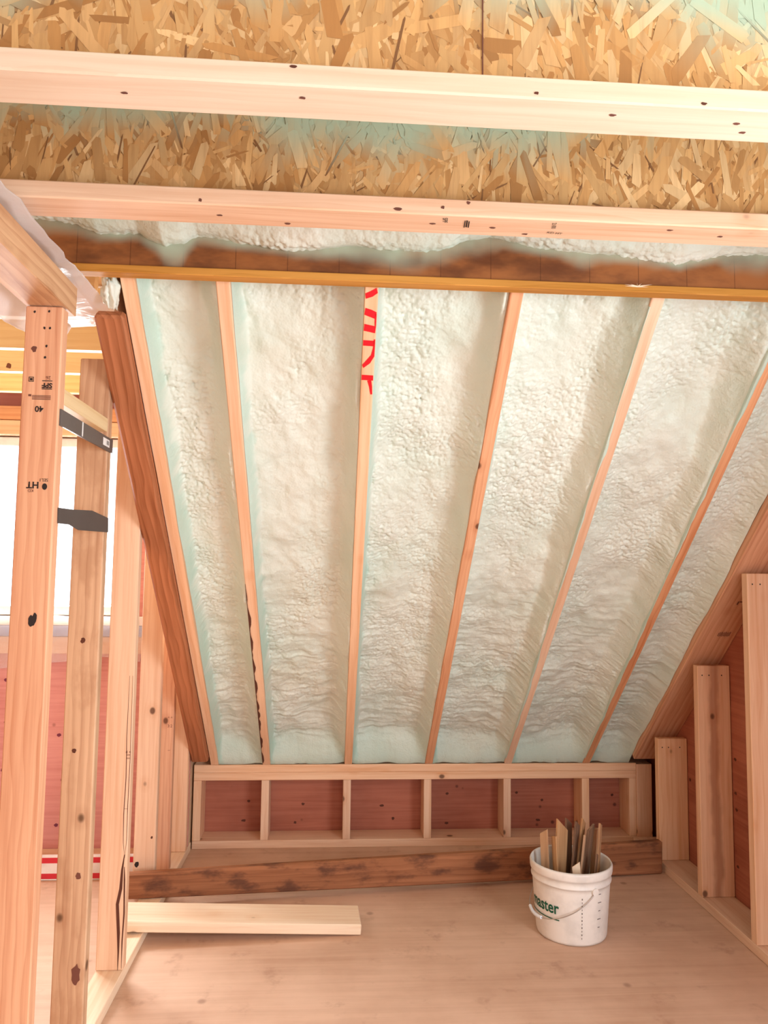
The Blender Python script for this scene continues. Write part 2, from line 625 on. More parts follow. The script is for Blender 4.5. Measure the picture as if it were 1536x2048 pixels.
# sloping roof deck above the rafters and the cheek that closes the dormer side
d0, d1 = slope_pt(0, -0.12, 0.188), slope_pt(0, 2.9, 0.188)
dk = prism('roof_deck', [(-0.62, d0.y, d0.z), (-0.62, d1.y, d1.z), (-0.62, d1.y + 0.01, d1.z + 0.014), (-0.62, d0.y + 0.01, d0.z + 0.014)], (2.33, 0, 0), 'ply_plain')
tag(dk, kind='structure')
ck = prism('wall_cheek', [(-0.635, *slope_pt(0, 0.0, 0.05)[1:]), (-0.635, *slope_pt(0, 2.75, 0.05)[1:]), (-0.635, 2.1, 2.435), (-0.635, 3.98, 2.435), (-0.635, 3.98, 0.45)], (0.012, 0, 0), 'ply_plain')
tag(ck, kind='structure')

# dormer window seen through the left partition
win = empty('window_1', (-1.54, DY + 0.06, 1.14))
tag(win, kind='structure')
for nm, x, z in [('window_frame', (-2.1, -0.98), (1.14, 1.185)), ('window_frame', (-2.1, -0.98), (1.955, 2.0)),
                 ('window_frame', (-2.1, -2.055), (1.185, 1.955)), ('window_frame', (-1.025, -0.98), (1.185, 1.955)),
                 ('window_mullion', (-1.535, -1.475), (1.185, 1.955))]:
    board(nm, x, (DY + 0.04, DY + 0.1), z, 'vinyl', 'X' if x[1] - x[0] > 0.2 else 'Z', win, 0.004)
for x in ((-2.055, -1.535), (-1.475, -1.025)):
    board('pane', x, (DY + 0.066, DY + 0.07), (1.185, 1.955), 'glass', 'X', win, 0)

# dormer wall framing: header, sill, sole plate
tag(board('window_header', (-2.3, -0.82), (DY + 0.0, DY + 0.088), (2.005, 2.075), 'pine'), 'lower pine header board directly above the bright window', 'header')
tag(board('window_header', (-2.3, -0.82), (DY + 0.0, DY + 0.088), (2.078, 2.145), 'pine_warm'), 'upper pine header board above the bright window, below the side-room joists', 'header')
tag(board('sill_board', (-2.3, -0.82), (DY + 0.0, DY + 0.088), (1.095, 1.135), 'pine_pale'), 'pale rough sill board under the bright window', 'sill')
tag(board('lower_sill_board', (-2.3, -0.82), (DY + 0.01, DY + 0.088), (0.96, 1.04), 'pine'), 'pine board behind the plastic sheet below the window sill', 'board')
tag(board('flashing_tape', (-2.3, -0.82), (DY + 0.002, DY + 0.088), (1.043, 1.092), 'blue_tape', bev=0.001), 'blue grey flashing strip between the two boards under the window', 'tape')
tag(board('sole_plate', (-2.5, -0.78), (DY + 0.0, DY + 0.088), (0.0, 0.038), 'pine'), 'pine sole plate under the pink plywood below the window', 'plate')
sb = empty('striped_board', (-1.6, 3.5, 0))
tag(sb, 'white strip with two red stripes lying on the side-room floor below the window', 'board')
board('board_body', (-2.3, -0.85), (3.47, 3.49), (0.001, 0.104), 'white_band', 'X', sb, 0.001)
for z in ((0.008, 0.03), (0.074, 0.097)):
    board('red_stripe', (-2.3, -0.85), (3.4685, 3.4705), z, 'stripe_red', 'X', sb, 0)

# dormer ceiling joists
for k, y in enumerate((2.44, 2.80, 3.14, 3.50)):
    tag(board('ceiling_joist', (-2.58, -0.80), (y, y + 0.038), (2.18, 2.42), 'pine_yellow'),
        ['yellow ceiling joist in the side room at left, nearest of four', 'second nearest yellow ceiling joist in the side room, without knots',
         'third yellow ceiling joist in the side room, with a round knot at left', 'farthest yellow ceiling joist in the side room, just before the window header'][k],
        'joist', 'ceiling joists of the side room')

# =================================================================== I-JOISTS OVERHEAD
TAN = [(206, 160, 104), (212, 168, 114), (198, 150, 94), (208, 164, 108), (190, 140, 84), (224, 186, 134), (202, 154, 98), (172, 122, 70), (210, 166, 110)]


def osb_strands(name, parent, y, z0, z1, x0, x1, n, zt, seed):
    r = random.Random(seed)
    vs, fs, cols, sp = [], [], [], []
    for i in range(n):
        big = r.random()
        L = r.uniform(0.03, 0.07) if big < 0.6 else r.uniform(0.07, 0.13)
        W = r.uniform(0.005, 0.012) if big < 0.5 else r.uniform(0.012, 0.028)
        if r.random() < 0.06:
            W = r.uniform(0.002, 0.005)
        a = r.gauss(math.pi / 2, 0.45) if r.random() < 0.85 else r.uniform(0, math.pi)
        cx, cz = r.uniform(x0, x1), r.uniform(z0, z1)
        ca, sa = math.cos(a), math.sin(a)
        pts = [(-L / 2, -W / 2 * r.uniform(.5, 1)), (-L / 2 + L * r.uniform(.03, .2), -W / 2), (L / 2 - L * r.uniform(.03, .2), -W / 2 * r.uniform(.7, 1)), (L / 2, -W / 2 * r.uniform(0, .8)),
               (L / 2 - L * r.uniform(0, .15), W / 2 * r.uniform(.5, 1)), (-L / 2 + L * r.uniform(0, .2), W / 2)]
        k = len(vs)
        yo = y - 0.0002 - 0.0022 * i / n
        tilt = r.uniform(-0.012, 0.012)
        jt = r.uniform(0.93, 1.06)
        c = srgb(*(min(255, ch * jt) for ch in r.choice(TAN)))
        if W < 0.0055 and r.random() < 0.7:
            c = srgb(128, 88, 54)
        for p, q in pts:
            X = min(max(cx + p * ca - q * sa, x0), x1)
            Z = min(max(cz + p * sa + q * ca, z0), z1)
            vs.append((X, yo - abs(tilt * p), Z))
            cols.append(c)
            sp.append((X, Z))
        fs.append(tuple(range(k, k + 6)))
    me = poly_mesh(vs, fs)
    at = me.attributes.new('col', 'FLOAT_COLOR', 'POINT')
    at.data.foreach_set('color', np.array(cols, np.float32).reshape(-1))
    at = me.attributes.new('spray', 'FLOAT', 'POINT')
    sp = np.array(sp)
    at.data.foreach_set('value', zt(sp[:, 0], sp[:, 1]).astype(np.float32))
    o = link(name, me, M['osb_strand'], None, parent)
    o['kind'] = 'stuff'
    return o


def interp_spray(tab, soft, seed):
    xs, zs = zip(*tab)

    def f(X, Z):
        t = np.interp(X, xs, zs) + 0.05 * fbm(X * 9.0, Z * 6.0, seed)
        return sstep(Z, t - soft * 0.4, t + soft) * 0.95
    return f


def ijoist(y0, label, spray, seed, mats, n):
    e = empty('i_joist', (0.35, y0 + 0.0445, ZJ))
    tag(e, label, 'joist', 'I-joists across the ceiling')
    bf = board('bottom_flange', (-1.45, 1.685), (y0, y0 + 0.089), (ZJ, ZJ + 0.038), mats, 'X', e, 0.003)
    board('top_flange', (-1.45, 1.685), (y0, y0 + 0.089), (2.395, 2.433), mats, 'X', e, 0.003)
    yw = y0 + 0.0445
    X, Z = np.meshgrid(np.linspace(-1.45, 1.685, 160), np.linspace(ZJ + 0.038, 2.395, 14), indexing='ij')
    sv = spray(X, Z)
    P = np.stack([X, np.full_like(X, yw - 0.0048), Z], -1)
    web = link('web', grid_mesh(P, {'spray': sv}), M['osb_panel'], None, e)
    board('web_back', (-1.45, 1.685), (yw - 0.0045, yw + 0.0048), (ZJ + 0.038, 2.395), 'osb_panel', 'X', e, 0)
    osb_strands('osb_strand', web, yw - 0.005, ZJ + 0.0385, 2.39, -1.0, 1.68, n, spray, seed)
    return e, bf


J1, J2 = 1.1346, 1.5406
j1, j1f = ijoist(J1, 'nearest overhead I-joist with pale pine flange and oriented strand board web', interp_spray([(-1.5, 2.22), (-0.55, 2.25), (-0.42, 2.31), (0, 2.36), (0.4, 2.33), (0.6, 2.29), (1.7, 2.27)], 0.06, 3), 5, 'pine_pale', 5200)
j2, j2f = ijoist(J2, 'second overhead I-joist, black stamps on its pine flange underside', interp_spray([(-1.5, 2.32), (-0.75, 2.33), (-0.4, 2.33), (-0.22, 2.36), (-0.14, 2.295), (0.0, 2.272), (0.17, 2.28), (0.23, 2.34), (0.3, 2.295), (0.45, 2.30), (0.6, 2.39), (1.7, 2.42)], 0.05, 8), 9, 'pine', 5000)
stamp('SPF', 0.016, (0.231, 1.562, ZJ - 0.0004), (0.1, 1, 0), (1, -0.1, 0), j2f)
marks('grade_stamp', [(-0.016, -0.004, 0.016, -0.002), (-0.018, 0.0, 0.014, 0.003), (-0.014, 0.005, 0.016, 0.0075)], (0.28, 1.576, ZJ - 0.0004), (0.1, 1, 0), (1, -0.1, 0), j2f)
stamp('2100', 0.014, (0.475, 1.565, ZJ - 0.0004), (0.2, 1, 0), (1, -0.2, 0), j2f)
stamp('KD HT', 0.012, (0.487, 1.60, ZJ - 0.0004), (1, 0.1, 0), (0.1, -1, 0), j2f)
prism('scarf_joint', [(1.02, J2 + 0.001, ZJ - 0.0005), (1.022, J2 + 0.001, ZJ - 0.0005), (1.112, J2 + 0.0885, ZJ - 0.0005), (1.11, J2 + 0.0885, ZJ - 0.0005)], (0, 0, 0.0006), 'ink_soft', j2f)
board('web_seam', (0.2345, 0.2365), (J1 + 0.0355, J1 + 0.0385), (ZJ + 0.0385, 2.39), 'ink_soft', 'Z', j1, 0)

# dark brown beam at the head of the rafters
J3 = 1.925
b3 = empty('brown_beam', (0.4, 1.945, ZJ))
tag(b3, 'dark brown beam with a thin wooden lip across the head of the rafters', 'beam')
board('bottom_flange', (-0.86, 1.685), (J3, J3 + 0.04), (ZJ, ZJ + 0.021), 'brown_flange', 'X', b3, 0.002)
board('web_back', (-0.86, 1.685), (J3 + 0.011, J3 + 0.034), (ZJ + 0.021, 2.43), 'brown_flange', 'X', b3, 0)
EDGE = [(-1.0, 2.285), (-0.72, 2.27), (-0.692, 2.266), (-0.627, 2.242), (-0.524, 2.251), (-0.458, 2.213), (-0.41, 2.222), (-0.374, 2.244), (-0.236, 2.232), (-0.057, 2.219), (0.063, 2.235), (0.121, 2.233),
        (0.223, 2.226), (0.29, 2.24), (0.339, 2.264), (0.407, 2.274), (0.532, 2.255), (0.692, 2.241), (0.791, 2.241), (0.939, 2.228), (1.04, 2.251), (1.196, 2.258), (1.45, 2.24), (1.7, 2.25)]
ex, ez = map(np.array, zip(*EDGE))
X, Z = np.meshgrid(np.linspace(-0.86, 1.685, 420), np.linspace(ZJ + 0.021, 2.42, 40), indexing='ij')
lip = np.interp(X, ex, ez)
drip = 0.035 + 0.055 * np.clip(fbm(X * 6, X * 0, 21, 3) + 0.15, 0, 1)
drip = drip + 0.05 * np.exp(-((X + 0.43) / 0.035) ** 2)
sv = sstep(Z, lip - drip, lip - 0.004) * (0.75 + 0.5 * fbm(X * 14, Z * 10, 5))
P = np.stack([X, np.full_like(X, J3 + 0.0098), Z], -1)
link('web', grid_mesh(P, {'spray': np.clip(sv, 0, 1)}), M['brown_web'], None, b3)
# splinter tuft on the lip
tuft = []
rr = random.Random(4)
vs, fs = [], []
for i in range(9):
    a = rr.uniform(-0.5, 3.6)
    l = rr.uniform(0.02, 0.045)
    c0 = Vector((0.815, J3 - 0.002, ZJ + 0.014))
    dx, dz = math.cos(a) * l, math.sin(a) * l * 0.35
    k = len(vs)
    vs += [c0 + Vector((0, 0, -0.0015)), c0 + Vector((dx, -0.006, dz)), c0 + Vector((0, -0.001, 0.002))]
    fs.append((k, k + 1, k + 2))
link('splinter', poly_mesh(vs, fs), M['pine_pale'], None, b3)


# foam on the deck between the joists
def ceiling_foam(name, label, y0, y1, x0, x1, zfun, step=0.006, pop=0.006, seed=1):
    nx, ny = int((x1 - x0) / step), int((y1 - y0) / step)
    X, Y = np.meshgrid(np.linspace(x0, x1, nx), np.linspace(y0, y1, ny), indexing='ij')
    w1 = worley(X * 62 + 0.8 * fbm(X * 30, Y * 30, seed), Y * 62, seed)
    Z = zfun(X, Y) + 0.014 * fbm(X * 7, Y * 7, seed + 3) - pop * (1 - np.clip(w1, 0, 1)) * (0.6 + fbm(X * 5, Y * 5, seed + 9))
    P = np.stack([X, Y, Z], -1)
    mint = np.clip(0.15 + fbm(X * 4, Y * 4, seed + 30) * 0.6, 0, 1)
    o = link(name, grid_mesh(P, {'mint': mint}, flip=True), M['foam'])
    return tag(o, label, 'insulation', 'spray foam between the I-joists')


ceiling_foam('ceiling_foam', 'pale spray foam strip between the stamped I-joist and the brown beam', J2 + 0.052, J3 + 0.0095, -1.2, 1.685,
             lambda X, Y: np.interp(X, ex, ez) + 0.11 * sstep(Y, J3 - 0.005, J3 - 0.19), 0.005, 0.014, 2)
ceiling_foam('ceiling_foam', 'green-tinged spray foam between the two nearest overhead I-joists', J1 + 0.052, J2 + 0.039, -1.3, 1.685, lambda X, Y: 2.39 + 0 * X, 0.012, 0.006, 6)
ceiling_foam('ceiling_foam', 'spray foam above and in front of the nearest overhead I-joist', 0.72, J1 + 0.039, -1.3, 1.685, lambda X, Y: 2.385 + 0 * X, 0.014, 0.006, 12)

# =================================================================== RAFTERS AND FOAM BAYS
VT = (YK - 1.972) / CA
RL = ['rafter edge beside the dark sloping plate at the left end of the foam',
      'second rafter from the left, with dark bark along its lower left edge',
      'rafter with red spray-painted strokes near its top',
      'rafter first to the right of the red-painted one, streaked grain',
      'rafter second to the right of the red-painted one, pale with foam along its left edge',
      'reddish rafter farthest right, beside the grey narrow foam bay']
RM = ['pine', 'pine', 'pine', 'pine_warm', 'pine', 'pine_warm']
rafters = []
for i, x in enumerate(RX):
    h = 0.09
    o = lumber('rafter', slope_pt(x, 0, h), slope_pt(x, VT, h), (0, SA, CA), 0.038, 0.18, RM[i], None, 0.002)
    tag(o, RL[i], 'rafter', 'sloping roof rafters')
    rafters.append(o)


def ribbon(name, x, pts, width, parent, mat, h=-0.0012):
    """painted stroke on the underside of a rafter: pts (across -1..1, v)"""
    vs, fs = [], []
    n = len(pts)
    for k in range(n):
        a = Vector(pts[max(k - 1, 0)]); b = Vector(pts[min(k + 1, n - 1)])
        d = (b - a); d.normalize()
        nn = Vector((-d.y, d.x))
        wd = width[k] if isinstance(width, (list, tuple)) else width
        for s in (-1, 1):
            q = Vector(pts[k]) + nn * s * wd / 2
            q.x = max(-0.0175, min(0.0175, q.x))
            vs.append(slope_pt(x + q.x, q.y, h))
    for k in range(n - 1):
        fs.append((2 * k, 2 * k + 1, 2 * k + 3, 2 * k + 2))
    return link(name, poly_mesh(vs, fs), M[mat], None, parent)


def yv(y):
    return (YK - y) / CA


x2 = RX[2]
w_ = 0.022
for pts, wd in [
    ([(-0.018, yv(2.008)), (0.0, yv(2.003)), (0.018, yv(1.995))], 0.017),
    ([(-0.018, yv(2.041)), (0.0, yv(2.045)), (0.018, yv(2.05))], w_),
    ([(0.016, yv(2.046)), (0.016, yv(2.066)), (0.0175, yv(2.074))], 0.006),
    ([(-0.018, yv(2.077)), (0.018, yv(2.082))], w_),
    ([(-0.018, yv(2.113)), (0.018, yv(2.114))], 0.018),
    ([(0.0165, yv(2.104)), (0.0155, yv(2.125)), (0.0135, yv(2.143)), (0.0, yv(2.158)), (-0.018, yv(2.170))], [0.006, 0.007, 0.013, 0.015, 0.014]),
    ([(-0.018, yv(2.197)), (0.018, yv(2.198))], 0.018),
    ([(0.006, yv(2.204)), (0.011, yv(2.22)), (0.0145, yv(2.24))], [0.012, 0.009, 0.006]),
]:
    ribbon('paint_stroke', x2, pts, wd, rafters[2], 'red_paint')
# bark left on the lower edge of the second rafter
rr = random.Random(3)
vs, fs = [], []
x1 = RX[1] - 0.019
nb = 60
for k in range(nb + 1):
    v = 0.02 + k / nb * 1.3
    ww = 0.0055 + 0.004 * math.sin(k * 0.9) + rr.uniform(-0.002, 0.003)
    if 0.42 < v < 0.47 or 0.2 < v < 0.24:
        ww = 0.011
    taper = min(1, (nb - k) / 10)
    vs += [slope_pt(x1 - 0.0004, v, 0.004), slope_pt(x1 - 0.0005, v, -0.0015), slope_pt(x1 + max(0.0005, ww * taper), v, -0.0018)]
    if k:
        a = 3 * (k - 1)
        fs += [(a, a + 1, a + 4, a + 3), (a + 1, a + 2, a + 5, a + 4)]
tag(link('bark_edge', poly_mesh(vs, fs), M['bark'], None, rafters[1]), 'dark brown bark strip')


# ragged foam smears along the left edge of the two right-hand rafters
for ri, seed in ((4, 5), (5, 9)):
    vv = np.linspace(0.05, VT - 0.05, 260)
    wd = 0.016 * np.clip(fbm(vv * 5, vv * 0 + seed, seed, 4) + 0.12, 0, 1) + 0.0008
    xl = RX[ri] - 0.019
    rows = np.array([[slope_pt(xl - 0.0005, v, 0.022)[:], slope_pt(xl - 0.0005, v, -0.0018)[:], slope_pt(xl + q * 0.7, v, -0.0026)[:], slope_pt(xl + q, v, -0.0006)[:]] for v, q in zip(vv, wd)])
    link('foam_smear', grid_mesh(rows, {'mint': np.full(rows.shape[:2], 0.7)}), M['foam'], None, rafters[ri])


def foam_bay(x0, x1, label, seed, depth, left_lip, right_lip):
    step = 0.0036
    vmax = VT + 0.02
    nu, nv = max(20, int((x1 - x0) / step)), int(vmax / step)
    u = np.linspace(0, 1, nu)
    v = np.linspace(0.0, vmax, nv)
    U, V = np.meshgrid(u, v, indexing='ij')
    wd = x1 - x0
    dl, dr = U * wd, (1 - U) * wd                          # metres from each rafter
    gx, gv = (x0 + U * wd) * 1.0, V
    low = fbm(gx * 5 + seed, gv * 3.2, seed, 3)
    # trough: thin coat down the rafter sides, deep in the middle
    wl = 0.018 + 0.025 * np.clip(fbm(gv * 3, gv * 0 + 3, seed + 1) + 0.3, 0, 1)
    wr = 0.055 + 0.045 * np.clip(fbm(gv * 3, gv * 0 + 7, seed + 2) + 0.3, 0, 1)
    ll = left_lip + 0.012 * fbm(gv * 5, gv * 0 + 1, seed + 3)
    rl = right_lip + 0.016 * fbm(gv * 5, gv * 0 + 2, seed + 4)
    pl_ = sstep(dl, 0.0, wl) ** 0.8
    pr_ = sstep(dr, 0.0, wr) ** 0.8
    H = depth * np.minimum(pl_, 1) * np.minimum(pr_, 1)
    H = H + ll * (1 - pl_) + rl * (1 - pr_)
    H = H + 0.02 * np.sin(np.clip(U, 0, 1) * math.pi) * 0.6
    edge = sstep(np.minimum(dl, dr), 0.0, 0.014)
    H = H + edge * (0.030 * low + 0.012 * fbm(gx * 16, gv * 12, seed + 5))
    # ridges across the bay where the passes of foam overlapped, stronger low down
    rip = np.abs(fbm(gx * 2.5, gv * 11 + 0.8 * fbm(gx * 6, gv * 2, seed + 6), seed + 7, 2))
    H = H + edge * (0.013 * rip + 0.012 * np.abs(fbm(gx * 7, gv * 26, seed + 27, 2))) * sstep(V, 1.7, 0.6)
    # popcorn skin in patches
    warp = 0.5 * fbm(gx * 40, gv * 40, seed + 8, 2)
    w1 = np.clip(worley(gx * 112 + warp, gv * 112 + warp, seed + 9), 0, 1)
    w2 = np.clip(worley(gx * 62 + warp, gv * 62 - warp, seed + 10), 0, 1)
    patch = sstep(fbm(gx * 4.2, gv * 3.4, seed + 11, 3), -0.4, 0.4) * (0.5 + 0.6 * sstep(V, 0.4, 1.5)) + 0.12
    H = H - edge * patch * 1.35 * (0.0085 * (np.sqrt(np.clip(1 - w1 * w1, 0, 1)) - 0.8) + 0.010 * (np.sqrt(np.clip(1 - w2 * w2, 0, 1)) - 0.8))
    # foam curls down onto the knee wall plate at the foot
    foot = sstep(V, 0.16, 0.0)
    H = H * (1 - foot) + foot * (0.006 + 0.010 * fbm(gx * 14, gv * 5, seed + 12))
    H = np.maximum(H, 0.003)
    X = x0 + U * wd
    P = np.stack([X, YK - V * CA + H * SA, HK + V * SA + H * CA], -1)
    P[..., 2] = np.maximum(P[..., 2], HK + 0.001)
    mint = 0.7 * sstep(dl + 0.02 * fbm(gx * 30, gv * 22, seed + 40), 0.028, 0.006) + 0.15 * sstep(dr, 0.05, 0.01) + 0.55 * sstep(V, 0.22, 0.03) + 0.45 * np.clip(fbm(gx * 4, gv * 2.5, seed + 20), 0, 1)
    o = link('rafter_bay_foam', grid_mesh(P, {'mint': np.clip(mint, 0, 1)}, flip=False), M['foam'])
    return tag(o, label, 'insulation', 'spray foam between the rafters')


BL = ['narrow bay of pale spray foam at the far left of the slope', 'wide bay of spray foam just left of the red-painted rafter',
      'wide bay of spray foam just right of the red-painted rafter', 'second bay of spray foam right of the red-painted rafter',
      'third bay of spray foam right of the red-painted rafter', 'narrow shaded bay of grey spray foam at far right by the sloping plate']
edges = [x for x in RX] + [1.5525]
for i in range(6):
    foam_bay(edges[i] + 0.0196, edges[i + 1] - 0.0196, BL[i], 31 + i * 7, 0.088 if i < 5 else 0.06, 0.016, 0.010)

# foam clump and framing scrap at the upper left corner of the slope
def blob(name, c, rad, seed, mat='foam', sub=4, amp=0.4):
    bm = bmesh.new()
    bmesh.ops.create_icosphere(bm, subdivisions=sub, radius=1.0)
    co = np.array([v.co[:] for v in bm.verts])
    n1 = fbm(co[:, 0] * 2.1 + 5, co[:, 1] * 2.1 + co[:, 2] * 1.7, seed) + 0.5 * fbm(co[:, 2] * 5, co[:, 0] * 5 + co[:, 1] * 4, seed + 3)
    for v, q in zip(bm.verts, n1):
        v.co = Vector(c) + Vector((v.co.x * rad[0], v.co.y * rad[1], v.co.z * rad[2])) * (1 + amp * q)
    for f in bm.faces:
        f.smooth = True
    me = bpy.data.meshes.new(name)
    bm.to_mesh(me); bm.free()
    at = me.attributes.new('mint', 'FLOAT', 'POINT')
    return link(name, me, M[mat])


tag(blob('foam_clump', (-0.618, 2.02, 2.125), (0.02, 0.03, 0.05), 4, amp=0.8), 'ragged white foam clump beside the top of the leftmost rafter', 'foam')

# =================================================================== KNEE WALL
kw = empty('knee_wall', (0.45, YK + 0.07, 0))
tag(kw, 'low framed knee wall of pine studs under the foamed slope', 'wall frame')
KX0, KX1 = -0.669, 1.572
board('top_plate', (KX0, KX1), (YK, YK + 0.138), (HK - 0.038, HK), 'pine', 'X', kw)
board('top_plate', (KX0, KX1), (YK, YK + 0.138), (HK - 0.076, HK - 0.0385), 'pine', 'X', kw)
board('sole_plate', (KX0, KX1), (YK, YK + 0.138), (0.0, 0.038), 'pine', 'X', kw)
for x in [KX0 + 0.019] + [RX[1] - 0.004 + 0.406 * k for k in range(5)] + [KX1 - 0.019]:
    board('stud', (x - 0.019, x + 0.019), (YK + 0.001, YK + 0.137), (0.0385, HK - 0.0765), 'pine', 'Z', kw)
tag(board('corner_stud', (1.5725, 1.652), (YK - 0.005, YK + 0.137), (0.0, 0.398), 'pine', 'Z'), 'short shaded corner stud between knee wall and right-hand wall', 'stud')

# =================================================================== RIGHT WALL FRAMING
v0, v1 = 0.07, VT - 0.02
sp = lumber('sloping_plate', slope_pt(1.612, v0, -0.0195 + 0.02), slope_pt(1.612, v1, -0.0195 + 0.02), (0, SA, CA), 0.155, 0.038, 'pine_warm')
tag(sp, 'broad reddish sloping top plate above the right-hand wall studs', 'plate')
uv = Vector((0, -CA, SA))
marks('grade_stamp', [(0.006 * k, -0.012 - 0.002 * (k % 2), 0.006 * k + 0.003, 0.010 + 0.003 * (k % 3)) for k in range(9)], slope_pt(1.608, (YK - 3.05) / CA, -0.0195), (1, 0, 0), uv, sp, 'ink_soft')
marks('grade_stamp', [(0.0, 0.0, 0.006, 0.02), (0.008, 0.014, 0.03, 0.02), (0.024, 0.0, 0.03, 0.014)], slope_pt(1.615, (YK - 2.915) / CA, -0.0195), (1, 0, 0), uv, sp, 'ink_soft')
RS = [(3.50, 0.595, 'pine', 'shortest right-hand wall stud, nearest the knee wall', 0.0),
      (3.10, 0.985, 'pine_stained', 'middle right-hand wall stud with a brown stain down its face', 0.0),
      (2.70, 1.375, 'pine', 'tall right-hand wall stud cut off by the picture edge', 0.0)]
for y, zt_, mt, lb, _ in RS:
    o = board('stud', (XR0 + 0.012, XR1 - 0.002), (y, y + 0.038), (0.0385, zt_), mt, 'Z')
    tag(o, lb, 'stud', 'studs of the right-hand wall')
    for dx in (0.02, 0.05, 0.105):
        marks('nail_head', [(-0.0025, -0.0025, 0.0025, 0.0025)], (XR0 + 0.012 + dx, y, zt_ - 0.04), (1, 0, 0), (0, 0, 1), o, 'ink')
tag(board('sole_plate', (XR0 + 0.012, XR1 - 0.002), (1.2, YK - 0.01), (0.0, 0.038), 'pine', 'Y'), 'long pine sole plate under the right-hand wall studs', 'plate')

# =================================================================== LEFT PARTITION
SY = [1.825, 2.222, 2.63, 3.26, 3.46, 3.68]
SX = [0.0, 0.0, 0.0, -0.048, -0.03, 0.0]
ST = [2.0, 1.985, 1.97, 1.85, 1.45, 1.10]
SM = ['pine_warm', 'pine_knotty', 'pine', 'pine', 'pine_warm', 'pine']
SL = ['leftmost nearest stud with upside-down black stamps on its face', 'knotty stud second from the left, behind two dark straps',
      'third stud from the left, with a long dark split near its foot', 'fourth stud from the left, smooth and pale with a small dark knot at its foot',
      'fifth stud from the left, narrow sliver carrying small ink marks', 'stud in the far left corner against the knee wall']
studs = []
for k in range(6):
    zt_ = min(ST[k], 2.0)
    b = 0.0385
    o = board('stud', (XL0 + SX[k], XL1 + SX[k]), (SY[k], SY[k] + 0.038), (b, zt_), SM[k], 'Z', None, 0.003)
    tag(o, SL[k], 'stud', 'studs of the left partition')
    studs.append(o)
tag(board('sole_plate', (XL0, XL1), (0.9, YK - 0.01), (0.0, 0.038), 'pine_pale', 'Y'), 'pale pine sole plate under the left partition studs', 'plate')
tag(board('top_plate', (XL0 - 0.004, XL1 + 0.004), (0.7, 1.905), (2.002, 2.078), 'pine_knotty', 'Y'), 'rough timber top plate resting on the leftmost stud', 'plate')
# dark sloping plate along the first rafter
bp = lumber('sloping_plate', slope_pt(-0.6292, 0.075, -0.012), slope_pt(-0.6292, 2.43, -0.012), (0, SA, CA), 0.081, 0.038, 'pine_red', None, 0.008)
tag(bp, 'dark reddish sloping plate leaning along the left end of the foam', 'plate')
# stamps on the first stud (it stands upside down)
f0 = SY[0]
L_, U_ = (-1, 0, 0), (0, 0, -1)
stamp('40', 0.020, (-0.716, f0, 1.745), L_, U_, studs[0], bold=0.0005)
marks('grade_stamp', [(-0.022, 0.001 * k * 3 - 0.006, 0.022, 0.001 * k * 3 - 0.0045) for k in range(4)] + [(0.024, -0.008, 0.031, -0.003)], (-0.712, f0, 1.772), L_, U_, studs[0], 'ink_soft')
stamp('SPF', 0.017, (-0.700, f0, 1.803), L_, U_, studs[0], bold=0.0006)
marks('grade_stamp', [(-0.012, -0.012, 0.012, -0.010), (-0.012, 0.008, 0.012, 0.010)], (-0.700, f0, 1.803), L_, U_, studs[0])
stamp('26', 0.012, (-0.698, f0, 1.822), L_, U_, studs[0], 'ink_soft')
marks('grade_stamp', [(-0.006, -0.006, 0.006, -0.0045), (-0.006, 0.0045, 0.006, 0.006), (-0.006, -0.006, -0.0045, 0.006), (0.0045, -0.006, 0.006, 0.006), (-0.003, -0.003, 0.003, 0.003)], (-0.738, f0, 1.817), L_, U_, studs[0])
stamp('HT', 0.022, (-0.722, f0, 1.560), L_, U_, studs[0], bold=0.0006)
stamp('KD', 0.010, (-0.726, f0, 1.546), L_, U_, studs[0], 'ink_soft')
stamp('SEL1', 0.011, (-0.697, f0, 1.572), L_, U_, studs[0])
bm = bmesh.new()
bmesh.ops.create_circle(bm, cap_ends=True, radius=0.006, segments=16)
for v in bm.verts:
    v.co = Vector((-0.694 + v.co.x, f0 - 0.0008, 1.556 + v.co.y * 1.3))
me = bpy.data.meshes.new('seal'); bm.to_mesh(me); bm.free()
link('grade_stamp', me, M['ink'], None, studs[0])


# dark knots as shallow lenses with an outline of their own
def knot(parent, x, z, y, rx, rz, mat='bark', seed=0, name='knot'):
    r = random.Random(seed)
    vs = [Vector((x, y - 0.0008, z))]
    n = 14
    for k in range(n):
        a = 2 * math.pi * k / n
        q = r.uniform(0.75, 1.15)
        vs.append(Vector((x + rx * q * math.cos(a), y - 0.0007, z + rz * q * math.sin(a))))
    return link(name, poly_mesh(vs, [(0, 1 + (k + 1) % n, 1 + k) for k in range(n)]), M[mat], None, parent)


knot(studs[0], -0.735, 1.892, SY[0], 0.007, 0.008, 'ink_soft', 1)
knot(studs[0], -0.708, 1.236, SY[0], 0.009, 0.014, 'ink', 2)
knot(studs[0], -0.702, 1.246, SY[0], 0.006, 0.010, 'ink', 3)
for k, (x, z) in enumerate([(-0.713, 1.945), (-0.70, 1.945), (-0.738, 1.985), (-0.704, 1.987), (-0.706, 1.90), (-0.708, 1.872)]):
    knot(studs[0], x, z, SY[0], 0.0028, 0.0035, 'ink', 10 + k, 'nail_hole')
knot(studs[1], -0.716, 1.155, SY[1], 0.007, 0.008, 'bark', 5)
knot(studs[1], -0.727, 0.845, SY[1], 0.006, 0.007, 'bark', 6)
knot(studs[1], -0.70, 0.50, SY[1], 0.008, 0.011, 'ink_soft', 7)
knot(studs[1], -0.695, 0.235, SY[1], 0.012, 0.03, 'ink_soft', 8)
for x in (-0.738, -0.713):
    knot(studs[1], x, 0.072, SY[1], 0.007, 0.013, 'ink', int(-x * 1000))
